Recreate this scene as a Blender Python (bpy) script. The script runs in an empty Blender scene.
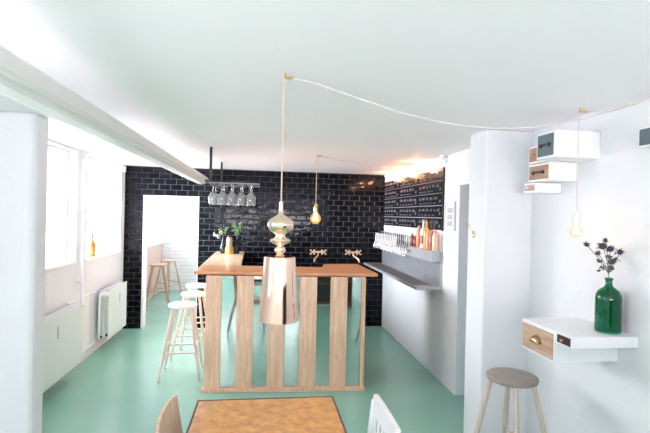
import bpy, bmesh, math, random
from mathutils import Vector, Matrix
random.seed(7)
PI = math.pi
col = bpy.context.scene.collection
scn = bpy.context.scene

# ------------------------------------------------------------------ materials
MAT = {}
def new_mat(name):
    m = bpy.data.materials.new(name); m.use_nodes = True
    nt = m.node_tree; b = nt.nodes['Principled BSDF']
    MAT[name] = m
    return m, nt, b
def N(nt, t, **kw):
    n = nt.nodes.new(t)
    for k, v in kw.items():
        setattr(n, k, v)
    return n
def coords(nt, scale=(1, 1, 1), rot=(0, 0, 0)):
    tc = N(nt, 'ShaderNodeTexCoord'); mp = N(nt, 'ShaderNodeMapping')
    mp.inputs['Scale'].default_value = scale; mp.inputs['Rotation'].default_value = rot
    nt.links.new(tc.outputs['Object'], mp.inputs['Vector'])
    return mp.outputs['Vector']
def ramp(nt, fac, stops):
    r = N(nt, 'ShaderNodeValToRGB')
    e = r.color_ramp.elements
    e[0].position, e[0].color = stops[0][0], (*stops[0][1], 1)
    e[1].position, e[1].color = stops[-1][0], (*stops[-1][1], 1)
    for p, c in stops[1:-1]:
        k = e.new(p); k.color = (*c, 1)
    nt.links.new(fac, r.inputs['Fac'])
    return r.outputs['Color']
def bump(nt, b, h, strength, dist):
    n = N(nt, 'ShaderNodeBump'); n.inputs['Strength'].default_value = strength; n.inputs['Distance'].default_value = dist
    nt.links.new(h, n.inputs['Height']); nt.links.new(n.outputs['Normal'], b.inputs['Normal'])
def plain(name, c, rough=.5, metal=0, coat=0, var=.06, vs=6, bmp=0, bscale=40, spec=.5):
    m, nt, b = new_mat(name)
    b.inputs['Roughness'].default_value = rough; b.inputs['Metallic'].default_value = metal
    b.inputs['Coat Weight'].default_value = coat; b.inputs['Specular IOR Level'].default_value = spec
    v = coords(nt)
    n = N(nt, 'ShaderNodeTexNoise'); n.inputs['Scale'].default_value = vs; n.inputs['Detail'].default_value = 4
    nt.links.new(v, n.inputs['Vector'])
    lo = tuple(x * (1 - var) for x in c); hi = tuple(min(1, x * (1 + var)) for x in c)
    nt.links.new(ramp(nt, n.outputs['Fac'], [(.3, lo), (.7, hi)]), b.inputs['Base Color'])
    if bmp:
        n2 = N(nt, 'ShaderNodeTexNoise'); n2.inputs['Scale'].default_value = bscale; n2.inputs['Detail'].default_value = 5
        nt.links.new(v, n2.inputs['Vector']); bump(nt, b, n2.outputs['Fac'], .5, bmp)
    return m
def wood(name, c1, c2, axis='z', rough=.45, scale=1.0, coat=0, knots=False):
    m, nt, b = new_mat(name)
    sc = {'x': (1.2, 14, 14), 'y': (14, 1.2, 14), 'z': (14, 14, 1.2)}[axis]
    v = coords(nt, tuple(s * scale for s in sc))
    n = N(nt, 'ShaderNodeTexNoise'); n.inputs['Scale'].default_value = 2.2; n.inputs['Detail'].default_value = 8; n.inputs['Distortion'].default_value = .9
    nt.links.new(v, n.inputs['Vector'])
    n3 = N(nt, 'ShaderNodeTexNoise'); n3.inputs['Scale'].default_value = 14; n3.inputs['Detail'].default_value = 3
    nt.links.new(v, n3.inputs['Vector'])
    ad = N(nt, 'ShaderNodeMath', operation='MULTIPLY_ADD'); ad.inputs[1].default_value = .3
    nt.links.new(n3.outputs['Fac'], ad.inputs[0]); nt.links.new(n.outputs['Fac'], ad.inputs[2])
    cm = tuple((a + d) / 2 for a, d in zip(c1, c2))
    cr = ramp(nt, ad.outputs[0], [(.45, c2), (.62, cm), (.82, c1)])
    nt.links.new(cr, b.inputs['Base Color'])
    b.inputs['Roughness'].default_value = rough; b.inputs['Coat Weight'].default_value = coat
    bump(nt, b, ad.outputs[0], .25, .002)
    return m
def metal(name, c, rough=.2, bmp=0):
    return plain(name, c, rough, 1, var=.04, bmp=bmp, bscale=12)
def glass(name, c, rough=0, ior=1.45):
    m, nt, b = new_mat(name)
    b.inputs['Base Color'].default_value = (*c, 1); b.inputs['Transmission Weight'].default_value = 1
    b.inputs['Roughness'].default_value = rough; b.inputs['IOR'].default_value = ior
    return m
def thin_glass(name, tint=(1, 1, 1), refl=.08):
    m, nt, b = new_mat(name)
    nt.nodes.remove(b); out = nt.nodes['Material Output']
    t = N(nt, 'ShaderNodeBsdfTransparent'); t.inputs['Color'].default_value = (*tint, 1)
    g = N(nt, 'ShaderNodeBsdfGlossy'); g.inputs['Roughness'].default_value = .02
    mx = N(nt, 'ShaderNodeMixShader'); mx.inputs[0].default_value = refl
    nt.links.new(t.outputs[0], mx.inputs[1]); nt.links.new(g.outputs[0], mx.inputs[2]); nt.links.new(mx.outputs[0], out.inputs['Surface'])
    return m
def glow(name, c, s):
    m, nt, b = new_mat(name)
    b.inputs['Base Color'].default_value = (.9, .8, .6, 1)
    b.inputs['Emission Color'].default_value = (*c, 1); b.inputs['Emission Strength'].default_value = s
    return m
def bricks(name, c1, c2, mortar, bw, bh, ms, rough, bevel, tilt, dist, coat=0, mrough=.7, spec=.5):
    m, nt, b = new_mat(name)
    tc = N(nt, 'ShaderNodeTexCoord'); sp = N(nt, 'ShaderNodeSeparateXYZ'); cb = N(nt, 'ShaderNodeCombineXYZ')
    nt.links.new(tc.outputs['Object'], sp.inputs[0])
    sm = N(nt, 'ShaderNodeMath', operation='ADD')
    nt.links.new(sp.outputs['X'], sm.inputs[0]); nt.links.new(sp.outputs['Y'], sm.inputs[1])
    nt.links.new(sm.outputs[0], cb.inputs['X']); nt.links.new(sp.outputs['Z'], cb.inputs['Y'])
    def br(size, smooth, a, d, mo):
        k = N(nt, 'ShaderNodeTexBrick'); k.offset = .5
        k.inputs['Scale'].default_value = 1; k.inputs['Brick Width'].default_value = bw; k.inputs['Row Height'].default_value = bh
        k.inputs['Mortar Size'].default_value = size; k.inputs['Mortar Smooth'].default_value = smooth
        k.inputs['Color1'].default_value = (*a, 1); k.inputs['Color2'].default_value = (*d, 1); k.inputs['Mortar'].default_value = (*mo, 1)
        nt.links.new(cb.outputs[0], k.inputs['Vector']); return k
    k1 = br(ms, .1, c1, c2, mortar); k2 = br(bevel, 1, (0, 0, 0), (1, 1, 1), (.5, .5, .5))
    nt.links.new(k1.outputs['Color'], b.inputs['Base Color'])
    rr = N(nt, 'ShaderNodeMapRange'); rr.inputs['To Min'].default_value = rough; rr.inputs['To Max'].default_value = mrough
    nt.links.new(k1.outputs['Fac'], rr.inputs['Value']); nt.links.new(rr.outputs[0], b.inputs['Roughness'])
    inv = N(nt, 'ShaderNodeMath', operation='SUBTRACT'); inv.inputs[0].default_value = 1
    nt.links.new(k2.outputs['Fac'], inv.inputs[1])
    nz = N(nt, 'ShaderNodeTexNoise'); nz.inputs['Scale'].default_value = 9; nz.inputs['Detail'].default_value = 2
    nt.links.new(cb.outputs[0], nz.inputs['Vector'])
    ad = N(nt, 'ShaderNodeMath', operation='MULTIPLY_ADD'); ad.inputs[1].default_value = tilt
    nt.links.new(nz.outputs['Fac'], ad.inputs[0]); nt.links.new(inv.outputs[0], ad.inputs[2])
    bump(nt, b, ad.outputs[0], 1, dist)
    b.inputs['Coat Weight'].default_value = coat; b.inputs['Specular IOR Level'].default_value = spec
    return m

plain('plaster', (.765, .77, .79), .6, var=.02, vs=2, bmp=.02, bscale=5)
plain('ceiling_paint', (.965, .935, .955), .7, var=.01, vs=1.5)
plain('shade_white', (.80, .83, .86), .6, var=.02, vs=2, bmp=.01, bscale=6)
plain('white_paint', (.86, .86, .87), .35, var=.01)
plain('duct_paint', (.80, .79, .77), .4, var=.02)
plain('radiator_paint', (.70, .755, .74), .35, var=.01)
plain('floor_paint', (.265, .50, .40), .27, var=.08, vs=1.3, coat=.0, spec=.4, bmp=.0015, bscale=3)
bricks('black_tile', (.003, .0035, .006), (.006, .007, .011), (.10, .10, .11), .158, .0795, .0020, .06, .012, .30, .012, spec=.15)
bricks('white_brick', (.80, .79, .77), (.84, .83, .81), (.74, .73, .71), .24, .075, .008, .6, .014, .4, .008)
wood('bar_wood', (.72, .42, .27), (.90, .63, .44), 'z', .45)
wood('top_wood', (.56, .23, .09), (.78, .43, .22), 'x', .3, coat=.25)
wood('arm_wood', (.55, .37, .24), (.74, .56, .40), 'y', .3, coat=.25)
wood('pale_wood', (.72, .60, .52), (.86, .77, .70), 'z', .5)
wood('grey_wood', (.24, .20, .17), (.38, .33, .29), 'y', .5, .8)
wood('leg_grey_wood', (.50, .40, .34), (.68, .58, .51), 'z', .5)
wood('stool_natural', (.50, .30, .18), (.66, .44, .29), 'z', .5)
wood('drawer_wood', (.34, .19, .12), (.52, .33, .22), 'y', .5, 1.4)
wood('drawer_pale', (.42, .25, .16), (.62, .43, .31), 'y', .5, 1.2)
wood('chair_wood', (.55, .34, .21), (.78, .58, .42), 'z', .45)
wood('shelf_wood', (.20, .11, .06), (.34, .20, .11), 'x', .5)
# worn brown table surface
m, nt, b = new_mat('table_surface')
v = coords(nt)
n = N(nt, 'ShaderNodeTexNoise'); n.inputs['Scale'].default_value = 22; n.inputs['Detail'].default_value = 8; n.inputs['Roughness'].default_value = .7
nt.links.new(v, n.inputs['Vector'])
nt.links.new(ramp(nt, n.outputs['Fac'], [(.3, (.42, .17, .045)), (.5, (.66, .30, .08)), (.72, (.82, .44, .15))]), b.inputs['Base Color'])
b.inputs['Roughness'].default_value = .28; b.inputs['Coat Weight'].default_value = .3; bump(nt, b, n.outputs['Fac'], .3, .0015)
plain('dark_edge', (.10, .075, .06), .4)
plain('black_metal', (.012, .012, .014), .45)
plain('dark_grey', (.10, .12, .13), .5)
plain('drawer_grey', (.10, .14, .16), .45, var=.15, vs=9)
plain('drawer_black', (.025, .02, .02), .4)
plain('steel', (.28, .29, .31), .45, .35)
plain('rail_steel', (.44, .45, .45), .4, .35)
plain('dark_steel', (.20, .20, .21), .4, .4)
metal('chrome', (.85, .85, .86), .08)
metal('brass', (.80, .52, .24), .2)
metal('dark_brass', (.50, .36, .18), .3)
plain('pale_brass', (.88, .68, .46), .25, .5)
metal('rose_chrome', (.98, .67, .52), .05)
metal('gold_chrome', (.97, .78, .60), .08)
metal('mirror', (.56, .64, .61), .015)
plain('cord_white', (.62, .57, .53), .6)
plain('cord_tan', (.60, .47, .38), .6)
plain('panel_pink', (.60, .45, .38), .6)
plain('porcelain', (.75, .76, .78), .25)
plain('chalkboard', (.012, .014, .020), .25, var=.3, vs=12, coat=.2)
plain('chalk', (.26, .27, .31), .9)
plain('board_line', (.33, .34, .37), .7)
plain('print_paper', (.78, .78, .78), .6)
plain('print_grey', (.42, .44, .46), .6)
plain('leaf_green', (.16, .34, .10), .5, var=.4, vs=30)
plain('leaf_pale', (.30, .42, .22), .5, var=.3, vs=30)
plain('blossom', (.72, .72, .66), .6)
plain('stem_green', (.09, .15, .08), .6)
plain('thistle_stem', (.10, .12, .10), .7)
plain('thistle_head', (.05, .045, .07), .8, var=.5, vs=60)
plain('amber_jar', (.55, .26, .06), .2, coat=.5)
plain('label_cream', (.42, .31, .19), .5)
plain('label_white', (.85, .85, .84), .5)
plain('bottle_dark', (.05, .03, .025), .15, coat=.5)
plain('red_brown', (.20, .05, .035), .3)
plain('copper_orange', (.78, .25, .10), .3)
plain('orange', (.85, .30, .07), .3)
plain('peach', (.85, .55, .36), .35)
plain('mauve', (.30, .14, .16), .35)
plain('cork', (.5, .33, .18), .8)
plain('sensor_white', (.82, .84, .84), .4)
plain('handle_black', (.02, .02, .022), .3)
plain('handle_white', (.88, .88, .88), .25)
plain('wall_wear', (.66, .66, .68), .6)
glass('green_glass', (.015, .33, .19)); glass('dark_green_glass', (.04, .18, .13)); glass('clear_glass', (.97, .98, .98)); MAT['clear_glass'].node_tree.nodes['Principled BSDF'].inputs['Transmission Weight'].default_value = .8; plain('amber_glass', (.42, .16, .02), .1, coat=.5)
glass('tumbler_glass', (.93, .94, .95))
metal('tap_chrome', (.50, .50, .52), .15)
glass('bulb_glass', (1, .86, .66))
thin_glass('pane', (1, 1, 1), .04); thin_glass('bulb_shell', (1, .90, .78), .10)
def lit_glass(name, c, s, mixf):
    m = thin_glass(name, (1, .9, .78), .08); nt = m.node_tree; out = nt.nodes['Material Output']
    src = out.inputs['Surface'].links[0].from_socket
    e = N(nt, 'ShaderNodeEmission'); e.inputs['Color'].default_value = (*c, 1); e.inputs['Strength'].default_value = s
    mx = N(nt, 'ShaderNodeMixShader'); mx.inputs[0].default_value = mixf
    nt.links.new(src, mx.inputs[1]); nt.links.new(e.outputs[0], mx.inputs[2]); nt.links.new(mx.outputs[0], out.inputs['Surface'])
lit_glass('bulb_lit', (1, .36, .08), 1.7, .45); lit_glass('bulb_soft', (1, .58, .36), 1.3, .4)
glow('filament', (1, .45, .14), 90); glow('filament_soft', (1, .55, .25), 30); glow('bulb_warm', (1, .62, .30), 14)

# ------------------------------------------------------------------ geometry helpers
def BM(): return bmesh.new()
def box(bm, x0, y0, z0, x1, y1, z1):
    vs = [bm.verts.new((x, y, z)) for z in (z0, z1) for x, y in ((x0, y0), (x1, y0), (x1, y1), (x0, y1))]
    for f in ((3, 2, 1, 0), (4, 5, 6, 7), (0, 1, 5, 4), (1, 2, 6, 5), (2, 3, 7, 6), (3, 0, 4, 7)):
        bm.faces.new([vs[i] for i in f])
    return bm
def prism(bm, pts, a, b2, axis='z'):
    def P(u, v, w): return {'z': (u, v, w), 'y': (u, w, v), 'x': (w, u, v)}[axis]
    A = [bm.verts.new(P(u, v, a)) for u, v in pts]; B = [bm.verts.new(P(u, v, b2)) for u, v in pts]
    n = len(pts); bm.faces.new(A[::-1]); bm.faces.new(B)
    for i in range(n): bm.faces.new((A[i], A[(i + 1) % n], B[(i + 1) % n], B[i]))
    bmesh.ops.recalc_face_normals(bm, faces=bm.faces[:])
    return bm
def tube(bm, pts, r, seg=10, caps=True):
    pts = [Vector(p) for p in pts]; n = len(pts)
    rs = r if isinstance(r, (list, tuple)) else [r] * n
    up = None; rings = []
    for i, p in enumerate(pts):
        d = (pts[min(i + 1, n - 1)] - pts[max(i - 1, 0)]).normalized()
        if up is None:
            up = Vector((0, 0, 1)) if abs(d.z) < .9 else Vector((1, 0, 0))
        s = d.cross(up).normalized(); up = s.cross(d).normalized()
        rings.append([bm.verts.new(p + (s * math.cos(2 * PI * k / seg) + up * math.sin(2 * PI * k / seg)) * rs[i]) for k in range(seg)])
    for i in range(n - 1):
        for k in range(seg):
            bm.faces.new((rings[i][k], rings[i][(k + 1) % seg], rings[i + 1][(k + 1) % seg], rings[i + 1][k]))
    if caps:
        bm.faces.new(rings[0][::-1]); bm.faces.new(rings[-1])
    bmesh.ops.recalc_face_normals(bm, faces=bm.faces[:])
    return bm
def lathe(bm, prof, cx=0, cy=0, cz=0, seg=32):
    rings = []
    for r, z in prof:
        if r < 1e-5: rings.append([bm.verts.new((cx, cy, cz + z))])
        else: rings.append([bm.verts.new((cx + r * math.cos(2 * PI * k / seg), cy + r * math.sin(2 * PI * k / seg), cz + z)) for k in range(seg)])
    for a, b2 in zip(rings, rings[1:]):
        for k in range(seg):
            j = (k + 1) % seg
            if len(a) == 1 and len(b2) == 1: continue
            if len(a) == 1: bm.faces.new((a[0], b2[j], b2[k]))
            elif len(b2) == 1: bm.faces.new((a[k], a[j], b2[0]))
            else: bm.faces.new((a[k], a[j], b2[j], b2[k]))
    bmesh.ops.recalc_face_normals(bm, faces=bm.faces[:])
    return bm
def obj(name, bm, mat, parent=None, bev=0, smooth=False, world=False, mats=None):
    if world and parent is not None:
        bmesh.ops.translate(bm, verts=bm.verts[:], vec=-parent.location)
    me = bpy.data.meshes.new(name); bm.to_mesh(me); bm.free()
    if smooth:
        for p in me.polygons: p.use_smooth = True
    me.materials.append(MAT[mat])
    o = bpy.data.objects.new(name, me); col.objects.link(o)
    if smooth:
        md = o.modifiers.new('e', 'EDGE_SPLIT'); md.split_angle = math.radians(40)
    if bev:
        md = o.modifiers.new('b', 'BEVEL'); md.width = bev; md.segments = 2; md.limit_method = 'ANGLE'
    if parent is not None: o.parent = parent
    return o
def tag(o, label, cat, group=None):
    o['label'] = label; o['category'] = cat
    if group: o['group'] = group
    return o
def thing(name, label, cat, loc=(0, 0, 0), rz=0, group=None):
    o = bpy.data.objects.new(name, None); col.objects.link(o)
    o.location = loc; o.rotation_euler = (0, 0, rz); o.empty_display_size = .1
    return tag(o, label, cat, group)
def struct(name, bm, mat, bev=0, parent=None, smooth=False, label=None):
    o = obj(name, bm, mat, parent, bev, smooth)
    if parent is None: o['kind'] = 'structure'; o['label'] = label or name.replace('_', ' '); 
    return o
def copy_tree(o, loc=None, rz=None, label=None, group=None, parent=None):
    c = o.copy(); col.objects.link(c)
    if parent is not None: c.parent = parent
    for ch in list(o.children): copy_tree(ch, parent=c)
    if loc is not None: c.location = loc
    if rz is not None: c.rotation_euler = (0, 0, rz)
    if label: c['label'] = label
    if group: c['group'] = group
    return c

# ------------------------------------------------------------------ the room
ZC = 2.313
XW, XN, XF, YB, YR = -1.95, 1.90, 1.83, 6.70, -3.0
struct('floor', box(BM(), -3.0, YR - .2, -.1, 3.4, 10.3, 0), 'floor_paint', label='glossy mint green painted floor')
struct('ceiling', box(BM(), -2.4, YR - .2, ZC, 3.4, 10.3, ZC + .15), 'ceiling_paint', label='flat white painted ceiling')
# window wall on the left with openings (y0, y1, z0, z1)
WINS = [(.5, 1.5, 1.1, 2.27), (3.45, 5.06, 1.13, 2.29), (5.33, 6.53, 1.115, 2.29)]
XW2 = -2.12
FAR = (8.2, 9.72, 1.06, 2.2)
def wall_with_windows(name, label, X, ys, ye, wins):
    bm = BM(); y = ys
    for (a, b2, z0, z1) in wins:
        box(bm, X - .25, y, 0, X, a, ZC); box(bm, X - .25, a, 0, X, b2, z0); box(bm, X - .25, a, z1, X, b2, ZC)
        y = b2
    box(bm, X - .25, y, 0, X, ye, ZC)
    struct(name, bm, 'plaster', label=label)
wall_with_windows('wall_left', 'white plastered window wall', XW, YR, YB + .16, WINS)
wall_with_windows('wall_far_left', 'window wall of the next room', XW2, YB + .16, 10.1, [FAR])
for i, (X, (a, b2, z0, z1)) in enumerate([(XW, q) for q in WINS] + [(XW2, FAR)]):
    w = struct('window_%d' % (i + 1), box(BM(), X - .112, a, z0, X - .106, b2, z1), 'pane', label='bright daylight window in the left wall')
    f = BM(); t = .014
    box(f, X - .125, a, z0, X - .095, a + t, z1); box(f, X - .125, b2 - t, z0, X - .095, b2, z1)
    box(f, X - .125, a, z0, X - .095, b2, z0 + t); box(f, X - .125, a, z1 - t, X - .095, b2, z1)
    obj('window_frame', f, 'white_paint', w, .003)
    obj('window_sill', box(BM(), X - .25, a, z0 - .02, X + .012, b2, z0 + .004), 'white_paint', w, .003)
# wall stub near the camera, left
struct('wall_stub', prism(BM(), [(-1.95, 3.2), (-1.54, 3.2), (-1.505, 3.235), (-1.497, 3.39), (-1.95, 3.39)], 0, ZC), 'plaster', bev=.02, label='white plastered wall stub beside the radiators')
# tiled back wall with the doorway
DX0, DX1, DZ = -1.70, -.925, 1.905
bm = BM()
box(bm, XW, YB, 0, DX0, YB + .16, ZC); box(bm, DX0, YB, DZ, DX1, YB + .16, ZC); box(bm, DX1, YB, 0, 2.1, YB + .16, ZC)
struct('wall_back', bm, 'black_tile', label='back wall of glossy black bevelled tiles')
bm = BM()
box(bm, DX0, YB + .004, 0, DX0 + .03, YB + .17, DZ); box(bm, DX1 - .012, YB + .004, 0, DX1, YB + .17, DZ); box(bm, DX0 + .03, YB + .004, DZ - .02, DX1 - .012, YB + .17, DZ)
struct('trim_1', bm, 'white_paint', .003, label='white doorway lining in the tiled wall')
# the next room
struct('wall_far', box(BM(), -2.2, 9.9, 0, -.3, 10.1, ZC), 'white_brick', label='white painted brick wall of the next room')
struct('wall_far_side', box(BM(), -.5, YB + .16, 0, -.3, 9.9, ZC), 'plaster', label='side wall of the next room')
# right wall: tap wall, header, doorway, pillar, near wall
struct('wall_right', box(BM(), XF, 4.04, 0, XF + .16, YB, ZC), 'plaster', .006, label='white right wall carrying the taps')
struct('wall_header', box(BM(), XF, 3.25, 1.99, XF + .16, 4.04, ZC), 'plaster', label='wall above the side opening')
struct('wall_passage_end', box(BM(), XF + .16, 4.04, 0, 3.2, 4.2, ZC), 'shade_white', label='end wall of the side passage')
struct('wall_passage', box(BM(), 3.0, 2.9, 0, 3.2, 4.04, ZC), 'shade_white', label='inner wall of the side passage')
struct('wall_pillar', box(BM(), 1.545, 2.99, 0, 3.0, 3.25, ZC), 'plaster', .012, label='white plastered pillar between bar and seating corner')
struct('wall_near_right', box(BM(), XN, YR, 0, XN + .2, 2.99, ZC), 'plaster', label='white near right wall')
# rear wall with two unseen windows added to bring in fill light
bm = BM(); RW = [(-1.6, -.15, .75, 2.2), (.25, 1.65, .75, 2.2)]; x = XW
for (a, b2, z0, z1) in RW:
    box(bm, x, YR - .2, 0, a, YR, ZC); box(bm, a, YR - .2, 0, b2, YR, z0); box(bm, a, YR - .2, z1, b2, YR, ZC); x = b2
box(bm, x, YR - .2, 0, XN, YR, ZC)
struct('wall_rear', bm, 'plaster', label='rear wall')
for i, (a, b2, z0, z1) in enumerate(RW):
    w = struct('window_%d' % (i + 5), box(BM(), a, YR - .11, z0, b2, YR - .1, z1), 'pane', label='unseen rear window added for fill light')
    f = BM()
    for q in (a, (a + b2) / 2 - .02, b2 - .04): box(f, q, YR - .13, z0, q + .04, YR - .08, z1)
    box(f, a, YR - .13, z0, b2, YR - .08, z0 + .04); box(f, a, YR - .13, z1 - .04, b2, YR - .08, z1)
    obj('window_frame', f, 'white_paint', w)

# ceiling duct along the left side
prof = [(-.80, 2.168), (-.80, 2.112), (-.806, 2.103), (-.818, 2.100), (-.824, 2.105), (-.832, 2.103), (-.842, 2.092), (-.862, 2.085),
        (-.92, 2.082), (-.945, 2.088), (-.957, 2.102), (-.962, 2.12), (-.962, 2.168), (-.95, 2.18), (-.812, 2.18)]
d = thing('ceiling_duct', 'long white boxed duct hanging below the ceiling above the window side', 'duct', (-.89, YB, 2.07))
obj('casing', prism(BM(), prof, YR, YB, 'y'), 'duct_paint', d, world=True)
for yy in (-1.5, .6):
    obj('hanger', box(BM(), -.90, yy, 2.18, -.88, yy + .02, ZC), 'white_paint', d, world=True)

# ------------------------------------------------------------------ pipes and radiators
p = thing('heating_pipe', 'thin white heating pipe running up the wall between the two windows', 'pipe', (-1.90, 5.02, 0))
obj('riser', tube(BM(), [(-1.898, 5.10, .14), (-1.898, 5.10, 2.20), (-1.898, 5.13, 2.235), (-1.898, 5.18, 2.25), (-1.898, 6.45, 2.25)], .018), 'white_paint', p, smooth=True, world=True)
for zz in (.9, 1.9): obj('pipe_clip', tube(BM(), [(-1.949, 5.10, zz), (-1.915, 5.10, zz), (-1.893, 5.10, zz)], .01, 8), 'white_paint', p, world=True)
def radiator(y0, y1, label, slot_y, flip):
    r = thing('radiator', label, 'radiator', (-1.87, (y0 + y1) / 2, .14))
    z0, z1 = .145, .735
    obj('front_panel', box(BM(), -1.80, y0, z0, -1.79, y1, z1), 'radiator_paint', r, .003, world=True)
    b = BM()
    box(b, -1.905, y0 + .02, z0 + .02, -1.895, y1 - .02, z1 - .02)
    obj('rear_panel', b, 'radiator_paint', r, .003, world=True)
    b = BM(); n = int((y1 - y0 - .06) / .03)
    for k in range(n): box(b, -1.893, y0 + .03 + k * .03, z0 + .03, -1.802, y0 + .034 + k * .03, z1 - .03)
    obj('fins', b, 'radiator_paint', r, world=True)
    b = BM()
    for xx in (-1.89, -1.862, -1.834): box(b, xx, y0 + .005, z1 - .025, xx + .012, y1 - .005, z1 - .012)
    obj('top_grille', b, 'white_paint', r, world=True)
    obj('gap_shade', box(BM(), -1.884, y0 + .035, z0 + .04, -1.808, y1 - .035, z1 - .05), 'dark_grey', r, world=True)  # dark block standing in for the shade between the fins
    obj('header_pipe', tube(BM(), [(-1.85, y0 + .018, z0 + .04), (-1.85, y0 + .018, z1 - .03)], .012), 'radiator_paint', r, smooth=True, world=True)
    tag_o = obj('slot_plate', box(BM(), -1.7905, slot_y, .52, -1.787, slot_y + .022, .63), 'print_grey', r, world=True)
    tag_o['label'] = 'small grey upright slot'
    for zz in (.20, .68):
        o = obj('corner_clip', box(BM(), -1.815, y0 - .008, zz - .015, -1.795, y0 - .0005, zz + .015), 'black_metal', r, world=True)
    for yy in (y0 + .15, y1 - .15): obj('wall_bracket', box(BM(), -1.949, yy, .3, -1.906, yy + .03, .6), 'white_paint', r, world=True)
    return r
r1 = radiator(4.00, 4.83, 'flat white panel radiator nearest the wall stub', 4.28, 0)
b = BM(); tube(b, [(-1.85, 4.835, .69), (-1.85, 4.90, .69)], .012); obj('valve_pipe', b, 'white_paint', r1, smooth=True, world=True)
b = BM(); tube(b, [(-1.85, 4.87, .69), (-1.80, 4.87, .70), (-1.775, 4.87, .705)], [.02, .024, .02]); obj('valve_knob', b, 'white_paint', r1, smooth=True, world=True)
r2 = radiator(5.62, 6.33, 'flat white panel radiator beside the tiled wall', 6.02, 0)
b = BM(); tube(b, [(-1.85, 5.61, .69), (-1.85, 5.50, .69), (-1.85, 5.49, .60), (-1.85, 5.49, .22), (-1.85, 5.50, .19), (-1.85, 5.61, .19)], .012); obj('valve_pipe', b, 'white_paint', r2, smooth=True, world=True)
b = BM(); tube(b, [(-1.85, 5.53, .69), (-1.80, 5.53, .70), (-1.77, 5.53, .705)], [.022, .03, .026]); obj('valve_knob', b, 'white_paint', r2, smooth=True, world=True)
b = BM(); box(b, -1.87, 5.515, .185, -1.83, 5.545, .215); obj('lock_shield', b, 'black_metal', r2, .004, world=True)
rp = thing('radiator_pipes', 'pair of slim white pipes joining the two radiators', 'pipe', (-1.93, 5.2, .1))
obj('upper_pipe', tube(BM(), [(-1.932, 4.84, .72), (-1.932, 5.60, .72)], .011), 'white_paint', rp, smooth=True, world=True)
obj('lower_pipe', tube(BM(), [(-1.932, 4.84, .12), (-1.932, 5.60, .12)], .014), 'white_paint', rp, smooth=True, world=True)
obj('pipe_cover', box(BM(), -1.949, 4.86, .10, -1.945, 5.46, .73), 'white_paint', rp, world=True)

# small fittings by the windows
hk = thing('window_hook', 'small dark S-shaped hook on the wall between the windows', 'hook', (XW, 5.22, 1.63))
b = BM(); pts = []
for k in range(13):
    a = k / 12
    pts.append((XW + .022, 5.20 + .035 * math.sin(a * 2 * PI), 1.69 - .12 * a))
tube(b, pts, .004, 6); obj('hook_wire', b, 'dark_grey', hk, smooth=True, world=True)
obj('hook_plate', box(BM(), XW - .001, 5.185, 1.64, XW + .02, 5.20, 1.66), 'dark_grey', hk, world=True)
s = thing('alarm_sensor', 'small white alarm sensor high at the corner of the far window', 'sensor', (XW, 6.40, 2.2))
obj('sensor_body', box(BM(), XW, 6.56, 2.21, XW + .04, 6.61, 2.29), 'sensor_white', s, .006, world=True)
obj('sensor_lens', box(BM(), XW + .04, 6.57, 2.235, XW + .043, 6.60, 2.255), 'leaf_pale', s, world=True)

def bottle(name, label, cat, loc, r, h, mat, neck=.3, cap='bottle_dark', label_mat=None, group=None, shoulder=.62):
    t = thing(name, label, cat, loc, group=group)
    n = r * neck
    prof = [(0, 0), (r * .95, 0), (r, .006), (r, h * shoulder), (r * .9, h * (shoulder + .05)), (n * 1.1, h * (shoulder + .18)), (n, h * (shoulder + .22)), (n, h * .97), (0, h * .97)]
    obj('body', lathe(BM(), prof, seg=20), mat, t, smooth=True)
    if cap: obj('cap', lathe(BM(), [(0, 0), (n * 1.15, 0), (n * 1.15, h * .055), (0, h * .055)], 0, 0, h * .965, 14), cap, t, smooth=True)
    if label_mat: obj('label_wrap', lathe(BM(), [(r * 1.01, h * .15), (r * 1.015, h * .15), (r * 1.015, h * .45), (r * 1.01, h * .45)], seg=20), label_mat, t, smooth=True)
    return t
ws = bottle('wine_bottle', 'amber bottle standing on the far windowsill', 'bottle', (XW - .04, 5.62, 1.119), .036, .27, 'amber_glass', .32, 'bottle_dark', 'amber_jar', shoulder=.58)

# ------------------------------------------------------------------ the bar
bar = thing('bar_counter', 'long wooden bar counter faced with upright boards and mirror strips', 'bar', (.24, 4.30, 0))
A = Vector((-.517, 4.335)); B = Vector((.996, 4.262))
ux = (B - A).normalized(); un = Vector((ux.y, -ux.x))        # un points to the camera
def along(bm, s0, s1, d0, d1, z0, z1):
    q = [A + ux * s0 + un * d0, A + ux * s1 + un * d0, A + ux * s1 + un * d1, A + ux * s0 + un * d1]
    prism(bm, [(v.x, v.y) for v in q], z0, z1); return bm
L = (B - A).length
top = 1.117
slats = [(0, .145), (.288, .445), (.585, .740), (.885, 1.045), (1.178, 1.338)]
for s0, s1 in slats: obj('front_board', along(BM(), s0, s1, -.002, .022, .03, top - .032), 'bar_wood', bar, .003, world=True)
obj('end_board', along(BM(), L - .035, L, -.04, .022, .03, top - .032), 'bar_wood', bar, .003, world=True)
obj('plinth', along(BM(), -.02, L + .01, -.05, .045, 0, .03), 'bar_wood', bar, .003, world=True)
ends = [(.146, .287), (.446, .584), (.741, .884), (1.046, 1.177), (1.339, L - .036)]
for s0, s1 in ends:
    c = A + ux * ((s0 + s1) / 2) - un * .004; hw = (s1 - s0) / 2
    o = obj('mirror_strip', box(BM(), c.x - hw, c.y - .004, .03, c.x + hw, c.y + .004, top - .032), 'mirror', bar, world=True); o['label'] = 'mirrored strip'
obj('front_backing', along(BM(), 0, L - .036, -.045, -.019, .03, top - .032), 'shelf_wood', bar, world=True)
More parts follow.
